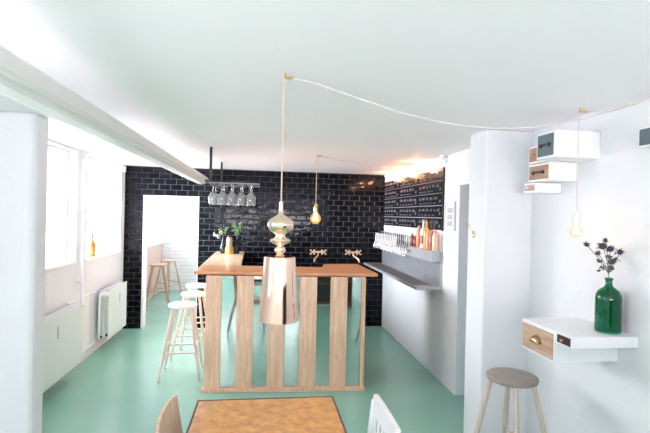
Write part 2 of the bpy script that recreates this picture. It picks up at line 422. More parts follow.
# front counter top: boards with a wider bay at the right
obj('front_top', prism(BM(), [(-.64, 4.405), (1.125, 4.292), (1.105, 5.157), (.70, 5.126), (.645, 4.83), (-.224, 4.90), (-.64, 4.93)][:1] + [(1.125, 4.292), (1.105, 5.157), (.70, 5.126), (.640, 4.815), (-.2235, 4.905), (-.645, 4.93)], top - .03, top), 'top_wood', bar, .004, world=True)
obj('side_top', prism(BM(), [(-.645, 4.932), (-.2235, 4.907), (-.264, YB - .002), (-.665, YB - .002)], top - .03, top), 'arm_wood', bar, .003, world=True)
# left side boards under the arm
for k in range(8):
    y0 = 4.36 + k * .30
    obj('side_board', box(BM(), -.517, y0, .03, -.497, y0 + .15, top - .032), 'bar_wood', bar, .003, world=True)
obj('side_backing', box(BM(), -.494, 4.38, 0, -.47, YB - .01, top - .032), 'shelf_wood', bar, world=True)
obj('end_panel', box(BM(), .955, 4.33, 0, .98, 5.05, top - .032), 'shelf_wood', bar, world=True)

# ------------------------------------------------------------------ stools
def make_stool(name, label, group, seat_mat, leg_mat, loc, rz=0, sr=.146):
    t = thing(name, label, 'stool', loc, rz, group)
    H = .733
    prof = [(0, -.028), (sr * .86, -.028), (sr * .97, -.020), (sr, -.008), (sr * .985, .002), (sr * .94, .006), (sr * .6, .002), (0, 0)]
    obj('seat', lathe(BM(), prof, 0, 0, H - .004, 36), seat_mat, t, smooth=True)
    sp = .195
    def at_z(cx, cy, z):
        f = 1 - z / (H - .03); q = .085 + (sp - .085) * f
        return (cx * q, cy * q, z)
    for cx in (-1, 1):
        for cy in (-1, 1):
            b = BM(); tube(b, [at_z(cx, cy, z) for z in (0.001, .2, .45, H - .03)], [.0125, .015, .0165, .015], 12)
            obj('leg', b, leg_mat, t, smooth=True)
    for z, pr in ((.27, [((-1, -1), (1, -1)), ((-1, 1), (1, 1))]), (.31, [((-1, -1), (-1, 1)), ((1, -1), (1, 1))])):
        for a, c in pr:
            obj('rung', tube(BM(), [at_z(*a, z), at_z(*c, z)], .009, 10), leg_mat, t, smooth=True)
    return t
g = 'pale stools along the bar'
st = make_stool('bar_stool', 'pale round bar stool nearest the camera at the end of the bar', g, 'white_paint', 'pale_wood', (-.80, 4.78, 0), .05)
copy_tree(st, (-.785, 5.42, 0), -.1, 'pale round bar stool in the middle of the row beside the bar')
copy_tree(st, (-.83, 6.04, 0), .15, 'pale round bar stool closest to the tiled wall beside the bar')
make_stool('bar_stool', 'grey-brown round wooden stool in front of the white pillar', None, 'grey_wood', 'leg_grey_wood', (1.52, 2.55, 0), .42, .150)
g = 'natural wood stools in the next room'
s2 = make_stool('wooden_stool', 'natural wood stool nearest in the room beyond the doorway', g, 'stool_natural', 'stool_natural', (-1.84, 8.35, 0), .3)
copy_tree(s2, (-1.80, 9.05, 0), .9, 'natural wood stool farthest in the room beyond the doorway')
ct = thing('wall_panelling', 'brown boarding with white ledge below the window of the next room', 'panelling', (-2.119, 8.8, 0))
obj('body', box(BM(), -2.119, 7.6, .02, -2.10, 9.88, 1.01), 'panel_pink', ct, .004, world=True)
obj('top', box(BM(), -2.119, 7.58, 1.011, -2.08, 9.89, 1.035), 'white_paint', ct, .004, world=True)

# ------------------------------------------------------------------ table and chairs in front
tb = thing('table', 'brown worn-topped table with dark metal edge in the foreground', 'table', (.035, 1.87, 0))
tx0, tx1, ty0, ty1, tz = -.300, .374, 1.28, 2.265, .757
obj('tabletop', box(BM(), tx0 + .008, ty0 + .008, tz - .022, tx1 - .008, ty1 - .008, tz), 'table_surface', tb, .002, world=True)
b = BM()
for q in ((tx0, ty0, tx1, ty0 + .0075), (tx0, ty1 - .0075, tx1, ty1), (tx0, ty0, tx0 + .0075, ty1), (tx1 - .0075, ty0, tx1, ty1)):
    box(b, q[0], q[1], tz - .03, q[2], q[3], tz + .002)
obj('edge_band', b, 'dark_edge', tb, .001, world=True)
for x in (tx0 + .03, tx1 - .07):
    for y in (ty0 + .03, ty1 - .07): obj('leg', box(BM(), x, y, .001, x + .035, y + .035, tz - .031), 'white_paint', tb, .003, world=True)
b = BM(); box(b, tx0 + .066, ty0 + .04, tz - .10, tx1 - .071, ty0 + .055, tz - .031); box(b, tx0 + .066, ty1 - .055, tz - .10, tx1 - .071, ty1 - .04, tz - .031)
obj('apron', b, 'white_paint', tb, world=True)

# wooden chair at the left of the table, facing it (+x)
ch = thing('wooden_chair', 'light plywood chair with curved backrest left of the brown table', 'chair', (-.32, 2.02, 0))
def back_strip(bm, pts_fn, n, th):
    """curved board: pts_fn(u, v) -> (x, y, z); u along the width, v up"""
    m = 8; F = []; K = []
    for j in range(m + 1):
        F.append([bm.verts.new(pts_fn(i / n, j / m, 0)) for i in range(n + 1)]); K.append([bm.verts.new(pts_fn(i / n, j / m, th)) for i in range(n + 1)])
    for j in range(m):
        for i in range(n):
            bm.faces.new((F[j][i], F[j][i + 1], F[j + 1][i + 1], F[j + 1][i])); bm.faces.new((K[j][i + 1], K[j][i], K[j + 1][i], K[j + 1][i + 1]))
        bm.faces.new((F[j][0], F[j + 1][0], K[j + 1][0], K[j][0])); bm.faces.new((F[j][n], K[j][n], K[j + 1][n], F[j + 1][n]))
    for i in range(n):
        bm.faces.new((F[0][i + 1], F[0][i], K[0][i], K[0][i + 1])); bm.faces.new((F[m][i], F[m][i + 1], K[m][i + 1], K[m][i]))
    bmesh.ops.recalc_face_normals(bm, faces=bm.faces[:]); return bm
def bp(u, v, t):
    w = (u - .5) * 2
    half = .185
    z = .50 + (.316 - .006 * w * w) * v
    return (-.075 + .055 * (1 - v) - .012 + .02 * w * w - t, w * half, z)
obj('backrest', back_strip(BM(), bp, 12, .012), 'chair_wood', ch, smooth=True)
obj('seat', prism(BM(), [(-.03, -.155), (.02, -.163), (.34, -.165), (.37, -.15), (.37, .15), (.34, .165), (.02, .163), (-.03, .155)], .435, .452), 'chair_wood', ch, .004)
for s_ in (-1, 1):
    b = BM(); tube(b, [(-.14, s_ * .205, .001), (-.10, s_ * .20, .22), (-.035, s_ * .19, .46), (-.045, s_ * .183, .56), (-.075, s_ * .165, .74)], [.012, .017, .021, .017, .011], 10)
    o = obj('leg', b, 'pale_wood', ch, smooth=True)
    b = BM(); tube(b, [(.37, s_ * .16, .001), (.32, s_ * .14, .434)], [.012, .018], 10)
    obj('leg', b, 'pale_wood', ch, smooth=True)
    obj('side_rail', box(BM(), -.03, s_ * .14 - .009, .385, .31, s_ * .14 + .009, .434), 'pale_wood', ch, .003)

# white slatted chair on the right of the table, facing it (-x)
wc = thing('white_chair', 'white painted slat-back chair right of the brown table', 'chair', (.50, 1.93, 0))
b = BM()
n = 10
def wp(u, v, t):
    w = (u - .5) * 2
    return (.035 + .012 * v + .004 * (1 - w * w) + t, w * .185, .745 + .078 * v)
obj('top_rail', back_strip(BM(), wp, 10, .022), 'white_paint', wc, .003, smooth=False)
for k in range(5):
    w = (k - 2) * .062
    obj('back_slat', tube(BM(), [(.02, w, .46), (.035, w, .6), (.046, w, .75)], .0085, 8), 'white_paint', wc, smooth=True)
for s_ in (-1, 1):
    b = BM(); tube(b, [(.12, s_ * .20, .001), (.05, s_ * .19, .30), (.02, s_ * .18, .46), (.032, s_ * .172, .62), (.046, s_ * .172, .80)], [.014, .018, .02, .016, .012], 10)
    obj('leg', b, 'white_paint', wc, smooth=True)
    b = BM(); tube(b, [(-.36, s_ * .20, .001), (-.33, s_ * .17, .435)], [.013, .018], 10)
    obj('leg', b, 'white_paint', wc, smooth=True)
    obj('stretcher', tube(BM(), [(-.348, s_ * .187, .2), (.072, s_ * .193, .2)], .008, 8), 'white_paint', wc, smooth=True)
obj('seat', prism(BM(), [(.0, -.16), (-.34, -.20), (-.37, -.18), (-.37, .18), (-.34, .20), (.0, .16)], .437, .458), 'white_paint', wc, .004)

# ------------------------------------------------------------------ furniture seen only in the mirror strips
sh = thing('wooden_shelf_unit', 'dark wooden open shelf reflected low in the mirror strips', 'shelf', (1.2, .25, 0))
obj('side_panel', box(BM(), .75, .15, 0, .775, .45, 1.25), 'shelf_wood', sh, world=True)
obj('side_panel', box(BM(), 1.62, .15, 0, 1.645, .45, 1.25), 'shelf_wood', sh, world=True)
for z in (.05, .42, .80, 1.225): obj('shelf', box(BM(), .776, .15, z, 1.619, .45, z + .022), 'shelf_wood', sh, world=True)
obj('back_panel', box(BM(), .776, .13, .05, 1.619, .149, 1.247), 'dark_grey', sh, world=True)

# ------------------------------------------------------------------ pendants and cords
def sag(a, b2, drop, n=16):
    a = Vector(a); b2 = Vector(b2)
    return [tuple(a.lerp(b2, k / n) - Vector((0, 0, drop * 4 * (k / n) * (1 - k / n)))) for k in range(n + 1)]
PX, PY = .078, 2.03
pd = thing('chrome_pendant', 'rose-gold mirror pendant with turned finial and long tapered shade', 'lamp', (PX, PY, 1.19))
z0 = 1.19
obj('lamp_shade', lathe(BM(), [(.0885, .014), (.0885, .016), (.0705, .296), (.066, .300), (.020, .300), (.020, .2985), (.065, .2985), (.0685, .294), (.0865, .016), (.0865, .014), (.0885, .014)], seg=64), 'rose_chrome', pd, smooth=True)
def fin(prof): return [(r, z - z0) for z, r in prof]
obj('finial', lathe(BM(), fin([(1.489, .0), (1.489, .018), (1.494, .021), (1.500, .012), (1.504, .017), (1.511, .0235), (1.519, .025), (1.527, .0215), (1.533, .013), (1.538, .014), (1.545, .026), (1.554, .0430), (1.560, .0475), (1.566, .045), (1.571, .031), (1.577, .022), (1.586, .021), (1.593, .028), (1.602, .043), (1.612, .053), (1.624, .0590), (1.637, .0595), (1.648, .055), (1.658, .045), (1.667, .030), (1.675, .018), (1.682, .0115), (1.70, .0095), (1.735, .0085), (1.738, .0)]), seg=48), 'gold_chrome', pd, smooth=True)
obj('cable', tube(BM(), [(PX, PY, 1.735), (PX, PY, 2.29)], .0032, 8), 'cord_tan', pd, smooth=True, world=True)
obj('shade_bulb', lathe(BM(), [(0, .14), (.018, .145), (.028, .165), (.026, .19), (.014, .22), (.013, .298), (0, .298)], seg=20), 'porcelain', pd, smooth=True)
def hook(parent, x, y, z, dx=1, dy=0):
    b = BM(); tube(b, [(x, y, ZC), (x, y, z + .004)], .0045, 8)
    tube(b, [(x - .004 * dx, y, z), (x + .045 * dx, y + .045 * dy, z)], .0062, 8)
    obj('ceiling_hook', b, 'brass', parent, smooth=True, world=True)
hook(pd, PX + .006, PY, 2.293)
sw = thing('lamp_cord', 'long pale fabric cord sagging across the ceiling to the right wall', 'cord', (PX + .05, PY, 2.29))
obj('swag', tube(BM(), [(.115, 2.03, 2.293), (.20, 2.0, 2.272), (.375, 2.0, 2.222), (.61, 2.0, 2.157), (.80, 2.0, 2.124), (.92, 2.0, 2.112), (1.03, 2.0, 2.108), (1.14, 2.0, 2.111), (1.252, 2.0, 2.121), (1.38, 2.0, 2.142), (1.512, 2.0, 2.172), (1.683, 2.0, 2.224), (1.80, 1.99, 2.263), (1.88, 1.96, 2.295), (1.893, 1.90, 2.305), (1.893, .6, 2.305)], .0038, 8), 'cord_white', sw, smooth=True, world=True)
obj('cable_clip', tube(BM(), [(1.87, 1.96, 2.285), (1.87, 1.965, ZC)], .0032, 6), 'cord_white', sw, world=True)

def edison(name, label, x, y, zsock, zbulb, sock, cable_mat, r, strength, fmat, shell, cable_r=.0035):
    t = thing(name, label, 'lamp', (x, y, zbulb))
    obj('cable', tube(BM(), [(x, y, zsock), (x, y, 2.29)], cable_r, 8), cable_mat, t, smooth=True, world=True)
    hook(t, x + .004, y, 2.293)
    h = zsock - zbulb
    obj('socket', lathe(BM(), [(0, h), (.008, h - .001), (.014, h - .012), (.019, h - .025), (.021, h - .055), (.021, h - .085), (0, h - .085)], seg=20), sock, t, smooth=True)
    top_z = h - .08
    prof = [(0, 0), (r * .5, r * .12), (r * .86, r * .5), (r, r * 1.0), (r * .86, r * 1.5), (r * .5, min(r * 1.95, top_z * .85)), (.016, top_z), (.013, top_z)]
    obj('bulb', lathe(BM(), prof, seg=24), shell, t, smooth=True)
    b = BM()
    for k in range(7):
        a = k * 2 * PI / 7; ra, rb = r * .22, r * .45
        tube(b, [(ra * math.cos(a), ra * math.sin(a), top_z * .80), (rb * math.cos(a + .4), rb * math.sin(a + .4), top_z * .25)], .0016, 5)
    tube(b, [(0, 0, top_z * .9), (0, 0, top_z * .5)], .003, 6)
    obj('filament', b, fmat, t)
    l = bpy.data.lights.new('bulb_light', 'POINT'); l.energy = strength; l.color = (1, .55, .27); l.shadow_soft_size = .03
    lo = bpy.data.objects.new('bulb_light', l); col.objects.link(lo); lo.parent = t; lo.location = (0, 0, -.01 + r)
    return t
edison('bulb_pendant', 'bare glowing filament bulb in brass holder hanging before the black tiles', .538, 4.652, 1.80, 1.585, 'brass', 'cord_tan', .056, 2.5, 'filament', 'bulb_lit')
edison('bulb_pendant', 'bare filament bulb in white porcelain holder hanging beside the wall boxes', 1.732, 2.300, 1.741, 1.587, 'porcelain', 'cord_white', .034, .5, 'filament_soft', 'bulb_soft', .0028)
c2 = thing('lamp_cord', 'thin cord from the middle bulb across the ceiling to the corner lamps', 'cord', (.58, 4.65, 2.29))
obj('swag', tube(BM(), sag((.585, 4.66, 2.293), (1.76, 5.35, 2.285), .03), .0028, 6), 'cord_white', c2, smooth=True, world=True)
c3 = thing('lamp_cord', 'short pale cord joining the right bulb to the long ceiling cord', 'cord', (1.78, 2.30, 2.29))
obj('swag', tube(BM(), [(1.778, 2.30, 2.293), (1.82, 2.23, 2.286), (1.86, 2.12, 2.289), (1.888, 1.95, 2.298)], .0035, 6), 'cord_white', c3, smooth=True, world=True)

# three wall lamps over the menu board
for i, (y, lb) in enumerate(((6.30, 'warm globe lamp nearest the tiled corner above the menu boards'), (5.62, 'middle warm globe lamp above the menu boards'), (4.93, 'warm globe lamp nearest the camera above the menu boards'))):
    t = thing('wall_lamp', lb, 'lamp', (XF, y, 2.262), group='lamps above the menu boards')
    obj('lamp_base', tube(BM(), [(0, 0, 0), (-.018, 0, 0), (-.022, 0, 0), (-.05, 0, 0)], [.03, .03, .02, .018], 16), 'porcelain', t, smooth=True)
    r = .031
    b = BM(); lathe(b, [(0, -r)] + [(r * math.sin(a), -r * math.cos(a)) for a in [PI * k / 12 for k in range(1, 12)]] + [(0, r)], -.075, 0, 0, 20)
    obj('bulb', b, 'bulb_warm', t, smooth=True)
    obj('lamp_collar', tube(BM(), [(-.012, .085, .012), (-.03, .085, .012)], .014, 10), 'brass', t, smooth=True)
    obj('lamp_arm', tube(BM(), [(0, .085, .012), (-.012, .085, .012), (-.012, .02, .012)], .004, 6), 'brass', t, smooth=True)
    l = bpy.data.lights.new('wall_lamp_light', 'POINT'); l.energy = 2.4; l.color = (1, .40, .16); l.shadow_soft_size = .03
    lo = bpy.data.objects.new('wall_lamp_light', l); col.objects.link(lo); lo.parent = t; lo.location = (-.12, 0, -.045)

# ------------------------------------------------------------------ menu boards
mb = thing('menu_board', 'black chalkboard menu in fifteen panels above the beer taps', 'menu board', (XF, 5.5, 1.53))
my0, my1, mz0, mz1 = 4.405, 6.655, 1.548, 2.196
rows, cols_ = 5, 3
ph = (mz1 - mz0) / rows; pw = (my1 - my0) / cols_
for r in range(rows):
    for c in range(cols_):
        y0 = my0 + c * pw; z0_ = mz0 + r * ph
        pn = obj('board_panel', box(BM(), XF - .018, y0 + .006, z0_ + .004, XF - .001, y0 + pw - .006, z0_ + ph - .004), 'chalkboard', mb, world=True)
        b = BM(); rnd = random.Random(r * 7 + c)
        # chalk handwriting: too small to read in the photograph, drawn as loose strokes
        for ln, (hh, zc) in enumerate(((.042, .082), (.018, .030))):
            yy = y0 + pw - .06
            end = y0 + (.12 if ln == 0 else .2 + rnd.random() * .1)
            while yy > end:
                wl = rnd.uniform(.05, .13); k = 0; pts = []
                m_ = int(wl / .011)
                for j in range(m_):
                    pts.append((XF - .0195, yy - j * .011, z0_ + zc + hh * .5 * (rnd.uniform(.3, 1) if j % 2 else -rnd.uniform(.3, 1))))
                if len(pts) > 1: tube(b, pts, .0021 if ln == 0 else .0015, 4, False)
                yy -= wl + .03
        for q in range(3): tube(b, [(XF - .0195, y0 + .05 + .014 * q, z0_ + .03), (XF - .0195, y0 + .045 + .014 * q, z0_ + .06)], .0022, 4, False)
        w_ = obj('chalk_writing', b, 'chalk', pn, world=False)
        w_.data.transform(Matrix.Translation(-mb.location))
b = BM()
for r in range(1, rows): box(b, XF - .022, my0, mz0 + r * ph - .0014, XF - .001, my1, mz0 + r * ph + .0014)
obj('divider_line', b, 'board_line', mb, world=True)
b = BM()
box(b, XF - .02, my0 - .012, mz0 - .004, XF - .001, my0, mz1 + .004)
obj('board_edge', b, 'black_metal', mb, world=True)

# ------------------------------------------------------------------ steel tap wall
tw = thing('tap_wall', 'stainless steel beer tap rail with drip shelf on the right wall', 'beer tap station', (XF, 5.5, .95))
ry0, ry1 = 4.415, YB - .002
obj('tap_rail', box(BM(), 1.712, ry0, 1.225, XF - .001, ry1, 1.338), 'rail_steel', tw, .003, world=True)
obj('splash_panel', box(BM(), XF - .02, ry0, .972, XF - .001, ry1, 1.224), 'steel', tw, .001, world=True)
obj('drip_shelf', prism(BM(), [(XF - .001, 4.385), (XF - .03, 4.385), (1.535, 4.31 + .06), (1.52, 4.40), (1.52, ry1), (XF - .001, ry1)][:2] + [(1.60, 4.30 + .05), (1.545, 4.36), (1.528, ry1), (XF - .001, ry1)], .945, .972), 'rail_steel', tw, .002, world=True)
b = BM(); k = 4.50
while k < 6.6:
    box(b, 1.56, k, .9725, 1.76, k + .012, .976); k += .026
obj('drip_grate', b, 'dark_steel', tw, world=True)
obj('end_flange', box(BM(), XF - .022, 4.40, .945, XF - .001, 4.414, 1.338), 'rail_steel', tw, world=True)
b = BM()
for y in (4.55, 5.05, 5.6, 6.15):
    for z in (1.02, 1.17): lathe(b, [(0, 0), (.006, 0), (.006, .003), (0, .003)], 0, 0, 0, 8)
b.free()
for y, z in ((4.52, 1.03), (5.02, 1.17), (5.02, 1.05), (5.75, 1.15), (5.75, 1.05)):
    obj('rivet', tube(BM(), [(XF - .021, y, z), (XF - .027, y, z)], .008, 8), 'chrome', tw, world=True)
def make_tap(label, group, hmat, hh, hr):
    t = thing('beer_tap', label, 'tap', (1.711, 0, 1.285), group=group)
    obj('shank', tube(BM(), [(0, 0, 0), (-.035, 0, 0), (-.05, 0, .002)], [.011, .007, .008], 10), 'tap_chrome', t, smooth=True)
    obj('spout', tube(BM(), [(-.048, 0, .02), (-.052, 0, 0), (-.062, 0, -.03), (-.068, 0, -.062)], [.007, .008, .006, .0045], 10), 'tap_chrome', t, smooth=True)
    obj('handle', tube(BM(), [(-.046, 0, .018), (-.042, 0, .05), (-.034, 0, .05 + hh)], [.004, hr * .7, hr * .85], 10), hmat, t, smooth=True)
    return t
ty = [6.56 - k * .0785 for k in range(20)]
ta = make_tap('chrome beer tap with a tall clear-white handle in the long tap row', 'white-handled beer taps', 'handle_white', .10, .009); ta.location.y = ty[0]
for y in ty[1:14]: copy_tree(ta, (1.711, y, 1.285))
tbk = make_tap('chrome beer tap with a short black handle at the near end of the tap row', 'black-handled beer taps', 'handle_black', .055, .010); tbk.location.y = ty[14]
for y in ty[15:]: copy_tree(tbk, (1.711, y, 1.285))

# glasses standing on the rail behind the taps
def tumbler(x, y, z, label, group):
    t = thing('beer_glass', label, 'glass', (x, y, z), group=group)
    obj('body', lathe(BM(), [(0, 0), (.026, 0), (.030, .12), (.0285, .12), (.025, .006), (0, .006)], seg=16), 'tumbler_glass', t, smooth=True)
    return t
tg = tumbler(1.775, 6.60, 1.339, 'plain beer glass in the row standing on the steel rail behind the taps', 'beer glasses on the tap rail')
for k in range(1, 14): copy_tree(tg, (1.775, 6.60 - k * .088, 1.339))

zr = 1.339
bottle('bottle', 'short red-brown bottle beside the last black-handled tap', 'bottle', (1.765, 5.17, zr), .028, .16, 'red_brown', .4, 'brass')
bottle('bottle', 'small dark red bottle just left of the tall copper one', 'bottle', (1.765, 5.06, zr), .028, .13, 'red_brown', .5, 'copper_orange')
bottle('bottle', 'slim copper-coloured bottle with pale cap on the steel rail', 'bottle', (1.765, 4.95, zr), .030, .235, 'copper_orange', .45, 'peach', shoulder=.7)
bottle('bottle', 'tall clear bottle with orange neck and white label on the rail', 'bottle', (1.775, 4.83, zr), .036, .31, 'label_white', .35, 'copper_orange', 'mauve', shoulder=.55)
bottle('bottle', 'tall orange bottle with dark cap and pale neck on the rail', 'bottle', (1.775, 4.725, zr), .036, .31, 'orange', .38, 'bottle_dark', 'copper_orange', shoulder=.6)
bottle('bottle', 'stout bright orange bottle with dark cap on the rail', 'bottle', (1.765, 4.635, zr), .034, .22, 'orange', .6, 'bottle_dark', 'copper_orange', shoulder=.75)
bottle('bottle', 'mauve-brown bottle between the orange and peach ones', 'bottle', (1.765, 4.54, zr), .034, .19, 'mauve', .6, 'copper_orange', 'red_brown', shoulder=.75)
bottle('bottle', 'pale peach bottle at the near end of the steel rail', 'bottle', (1.765, 4.45, zr), .032, .19, 'peach', .6, 'orange', shoulder=.75)

# framed print and sensor
fp = thing('framed_print', 'small white-framed grey print on the wall right of the menu board', 'picture', (XF, 4.22, 1.55))
fy0, fy1, fz0, fz1 = 4.105, 4.345, 1.553, 1.843
b = BM()
for q in ((fy0, fz0, fy1, fz0 + .014), (fy0, fz1 - .014, fy1, fz1), (fy0, fz0 + .014, fy0 + .014, fz1 - .014), (fy1 - .014, fz0 + .014, fy1, fz1 - .014)):
    box(b, XF - .022, q[0], q[1], XF - .001, q[2], q[3])
obj('frame', b, 'wall_wear', fp, .002, world=True)
obj('mount', box(BM(), XF - .010, fy0 + .014, fz0 + .014, XF - .001, fy1 - .014, fz1 - .014), 'print_paper', fp, world=True)
b = BM()
for z in (1.60, 1.665, 1.73):
    box(b, XF - .012, fy0 + .06, z, XF - .0101, fy1 - .06, z + .05)
obj('print', b, 'print_grey', fp, world=True)
s = thing('security_camera', 'small white domed sensor in the ceiling corner above the menu board', 'sensor', (1.79, 4.36, ZC))
obj('dome', lathe(BM(), [(.032, 0), (.032, -.018), (.024, -.034), (.012, -.042), (0, -.044)], seg=20), 'sensor_white', s, smooth=True)
obj('bracket', box(BM(), -.01, -.012, -.075, .035, .012, -.045), 'sensor_white', s, .004)

# brass opener hanging on the pillar's left face
op = thing('bottle_opener', 'brass opener hanging on a thin loop from the left face of the pillar', 'bottle opener', (1.545, 3.12, 1.56))
obj('hook_pin', tube(BM(), [(1.545, 3.20, 1.632), (1.515, 3.20, 1.632), (1.512, 3.20, 1.642)], .004, 6), 'brass', op, world=True)
obj('string', tube(BM(), [(1.52, 3.20, 1.632), (1.532, 3.17, 1.60), (1.534, 3.15, 1.585)], .0025, 6), 'cord_tan', op, world=True)
ring = [(1.536, 3.135 + .022 * math.cos(a), 1.563 + .022 * math.sin(a)) for a in [2 * PI * k / 16 for k in range(15)]]
obj('opener_ring', tube(BM(), ring, .0045, 6), 'pale_brass', op, smooth=True, world=True)

# ------------------------------------------------------------------ brass faucets on the tiles
def faucet(x, label, bend):
    t = thing('brass_faucet', label, 'faucet', (x, YB, 1.128))
    b = BM(); tube(b, [(-.075, -.045, 0), (.075, -.045, 0)], .015, 12); obj('body', b, 'pale_brass', t, smooth=True)
    for s_ in (-1, 1):
        obj('wall_union', tube(BM(), [(s_ * .06, -.001, 0), (s_ * .06, -.045, 0)], [.022, .013], 12), 'pale_brass', t, smooth=True)
        b = BM(); xx = s_ * .085
        tube(b, [(xx - s_ * .01, -.045, 0), (xx + s_ * .012, -.045, 0)], .017, 10)
        for a in (PI / 4, 3 * PI / 4):
            c, d_ = .038 * math.cos(a), .038 * math.sin(a)
            tube(b, [(xx - c, -.062, -d_), (xx + c, -.062, d_)], .0085, 8)
            for q in (-1, 1): tube(b, [(xx + q * c, -.072, q * d_), (xx + q * c, -.052, q * d_)], .013, 8)
        tube(b, [(xx, -.045, 0), (xx, -.078, 0)], .012, 8)
        obj('cross_handle', b, 'pale_brass', t, smooth=True)
    obj('spout', tube(BM(), [(0, -.05, 0), (0, -.07, -.03), (bend * .01, -.10, -.055), (bend * .045, -.15, -.075), (bend * .065, -.18, -.10), (bend * .068, -.185, -.135)], .0105, 10), 'pale_brass', t, smooth=True)
faucet(.818, 'brass mixer tap with cross handles on the tiles nearer the bulb', -1)
faucet(1.349, 'brass mixer tap with cross handles on the tiles nearer the corner', 1)

# ------------------------------------------------------------------ hanging glass rack
rk = thing('glass_rack', 'black metal rack with stemware hanging from the ceiling over the bar', 'glass rack', (-.5, 4.9, ZC))
for (x, y) in ((-.515, 4.47), (-.53, 5.76)):
    obj('hanger_rod', box(BM(), x - .012, y - .012, 1.97, x + .012, y + .012, ZC - .0005), 'black_metal', rk, world=True)
b = BM(); box(b, -.53, 4.17, 1.957, -.505, 5.80, 1.975); obj('long_rail', b, 'black_metal', rk, world=True)
for i, y in enumerate((4.20, 4.56)):
    b = BM(); box(b, -.50, y - .012, 1.945, -.04, y + .012, 1.957); obj('cross_rail', b, 'dark_steel', rk, world=True)
RX = [-.465, -.385, -.300, -.212, -.125]
b = BM()
for x in RX:
    for dx in (-.022, .018): box(b, x + dx, 4.17, 1.931, x + dx + .004, 4.66, 1.944)
    box(b, x - .022, 4.60, 1.931, x + .022, 4.604, 1.944)
obj('hanging_slot', b, 'dark_steel', rk, world=True)
def wineglass(x, y):
    t = thing('wine_glass', 'clear stemmed wine glass hanging upside down in the black rack', 'wine glass', (x, y, 1.945), group='wine glasses hanging in the rack')
    o_ = [(0, 0), (.030, 0), (.030, -.0015), (.006, -.006), (.0035, -.012), (.0032, -.065), (.008, -.076), (.026, -.092), (.038, -.115), (.040, -.135), (.037, -.165), (.033, -.190)]
    i_ = [(.0318, -.190), (.0358, -.165), (.0388, -.135), (.0368, -.116), (.025, -.094), (.006, -.081), (0, -.079)]
    obj('glass_body', lathe(BM(), o_ + i_, seg=24), 'clear_glass', t, smooth=True)
    return t
wg = wineglass(RX[0], 4.24)
for j, y in enumerate((4.24, 4.36, 4.48)):
    for i, x in enumerate(RX):
        if i == 0 and j == 0: continue
        copy_tree(wg, (x + (.0 if j % 2 == 0 else .012), y, 1.945))

# ------------------------------------------------------------------ vases and jar on the bar arm
def leaves(bm, c, n, r, size, rnd):
    for k in range(n):
        p = Vector(c) + Vector((rnd.uniform(-r, r), rnd.uniform(-r, r), rnd.uniform(-r, r)))
        d_ = Vector((rnd.uniform(-1, 1), rnd.uniform(-1, 1), rnd.uniform(-.6, 1))).normalized(); s_ = d_.cross(Vector((rnd.random(), rnd.random(), rnd.random()))).normalized()
        nn = d_.cross(s_) * size * .15
        a = [bm.verts.new(p), bm.verts.new(p + d_ * size * .5 + s_ * size * .3 + nn), bm.verts.new(p + d_ * size), bm.verts.new(p + d_ * size * .5 - s_ * size * .3 + nn)]
        q = [bm.verts.new(v.co - d_.cross(s_) * .0015) for v in a]
        bm.faces.new(a); bm.faces.new(q[::-1])
        for i in range(4): bm.faces.new((a[i], q[i], q[(i + 1) % 4], a[(i + 1) % 4]))
    return bm
def vase(label, x, y, h, r, sprigs, seed):
    t = thing('bottle_vase', label, 'vase', (x, y, top))
    obj('glass_body', lathe(BM(), [(0, 0), (r, 0), (r, h * .55), (r * .85, h * .66), (r * .4, h * .78), (r * .36, h), (r * .28, h), (r * .3, h * .78), (r * .78, h * .64), (r * .92, h * .54), (r * .92, .006), (0, .006)], seg=24), 'dark_green_glass', t, smooth=True)
    rnd = random.Random(seed)
    for (dx, dy, dz, mt) in sprigs:
        b = BM(); tube(b, [(0, 0, .03), (0, 0, h), (dx * .5, dy * .5, h + (dz - h) * .6), (dx, dy, dz)], .0025, 6); obj('stem', b, 'stem_green', t)
        b = BM()
        for f in (.6, .8, 1): leaves(b, (dx * f, dy * f, h + (dz - h) * f), 9, .022, .026, rnd)
        o = obj('foliage', b, mt, t)
vase('dark green bottle vase with white blossom sprigs left of the amber jar', -.545, 6.33, .21, .032, [(-.10, -.02, .25, 'blossom'), (-.04, 0, .32, 'leaf_pale'), (.04, 0, .36, 'leaf_green')], 3)
vase('dark green bottle vase with leafy sprigs right of the amber jar', -.355, 6.33, .20, .036, [(-.04, 0, .40, 'leaf_green'), (.05, 0, .42, 'leaf_green'), (.0, .02, .33, 'leaf_pale')], 5)
jr = thing('amber_jar', 'amber-based jar with cream label standing between the green vases', 'jar', (-.45, 6.28, top))
obj('base', lathe(BM(), [(0, 0), (.058, 0), (.060, .01), (.060, .085), (.050, .098), (0, .098)], seg=28), 'amber_jar', jr, smooth=True)
obj('neck', lathe(BM(), [(0, 0), (.040, 0), (.040, .115), (.030, .13), (0, .13)], 0, 0, .098, 24), 'label_cream', jr, smooth=True)
obj('lid', lathe(BM(), [(0, 0), (.028, 0), (.03, .03), (0, .035)], 0, 0, .228, 20), 'bottle_dark', jr, smooth=True)

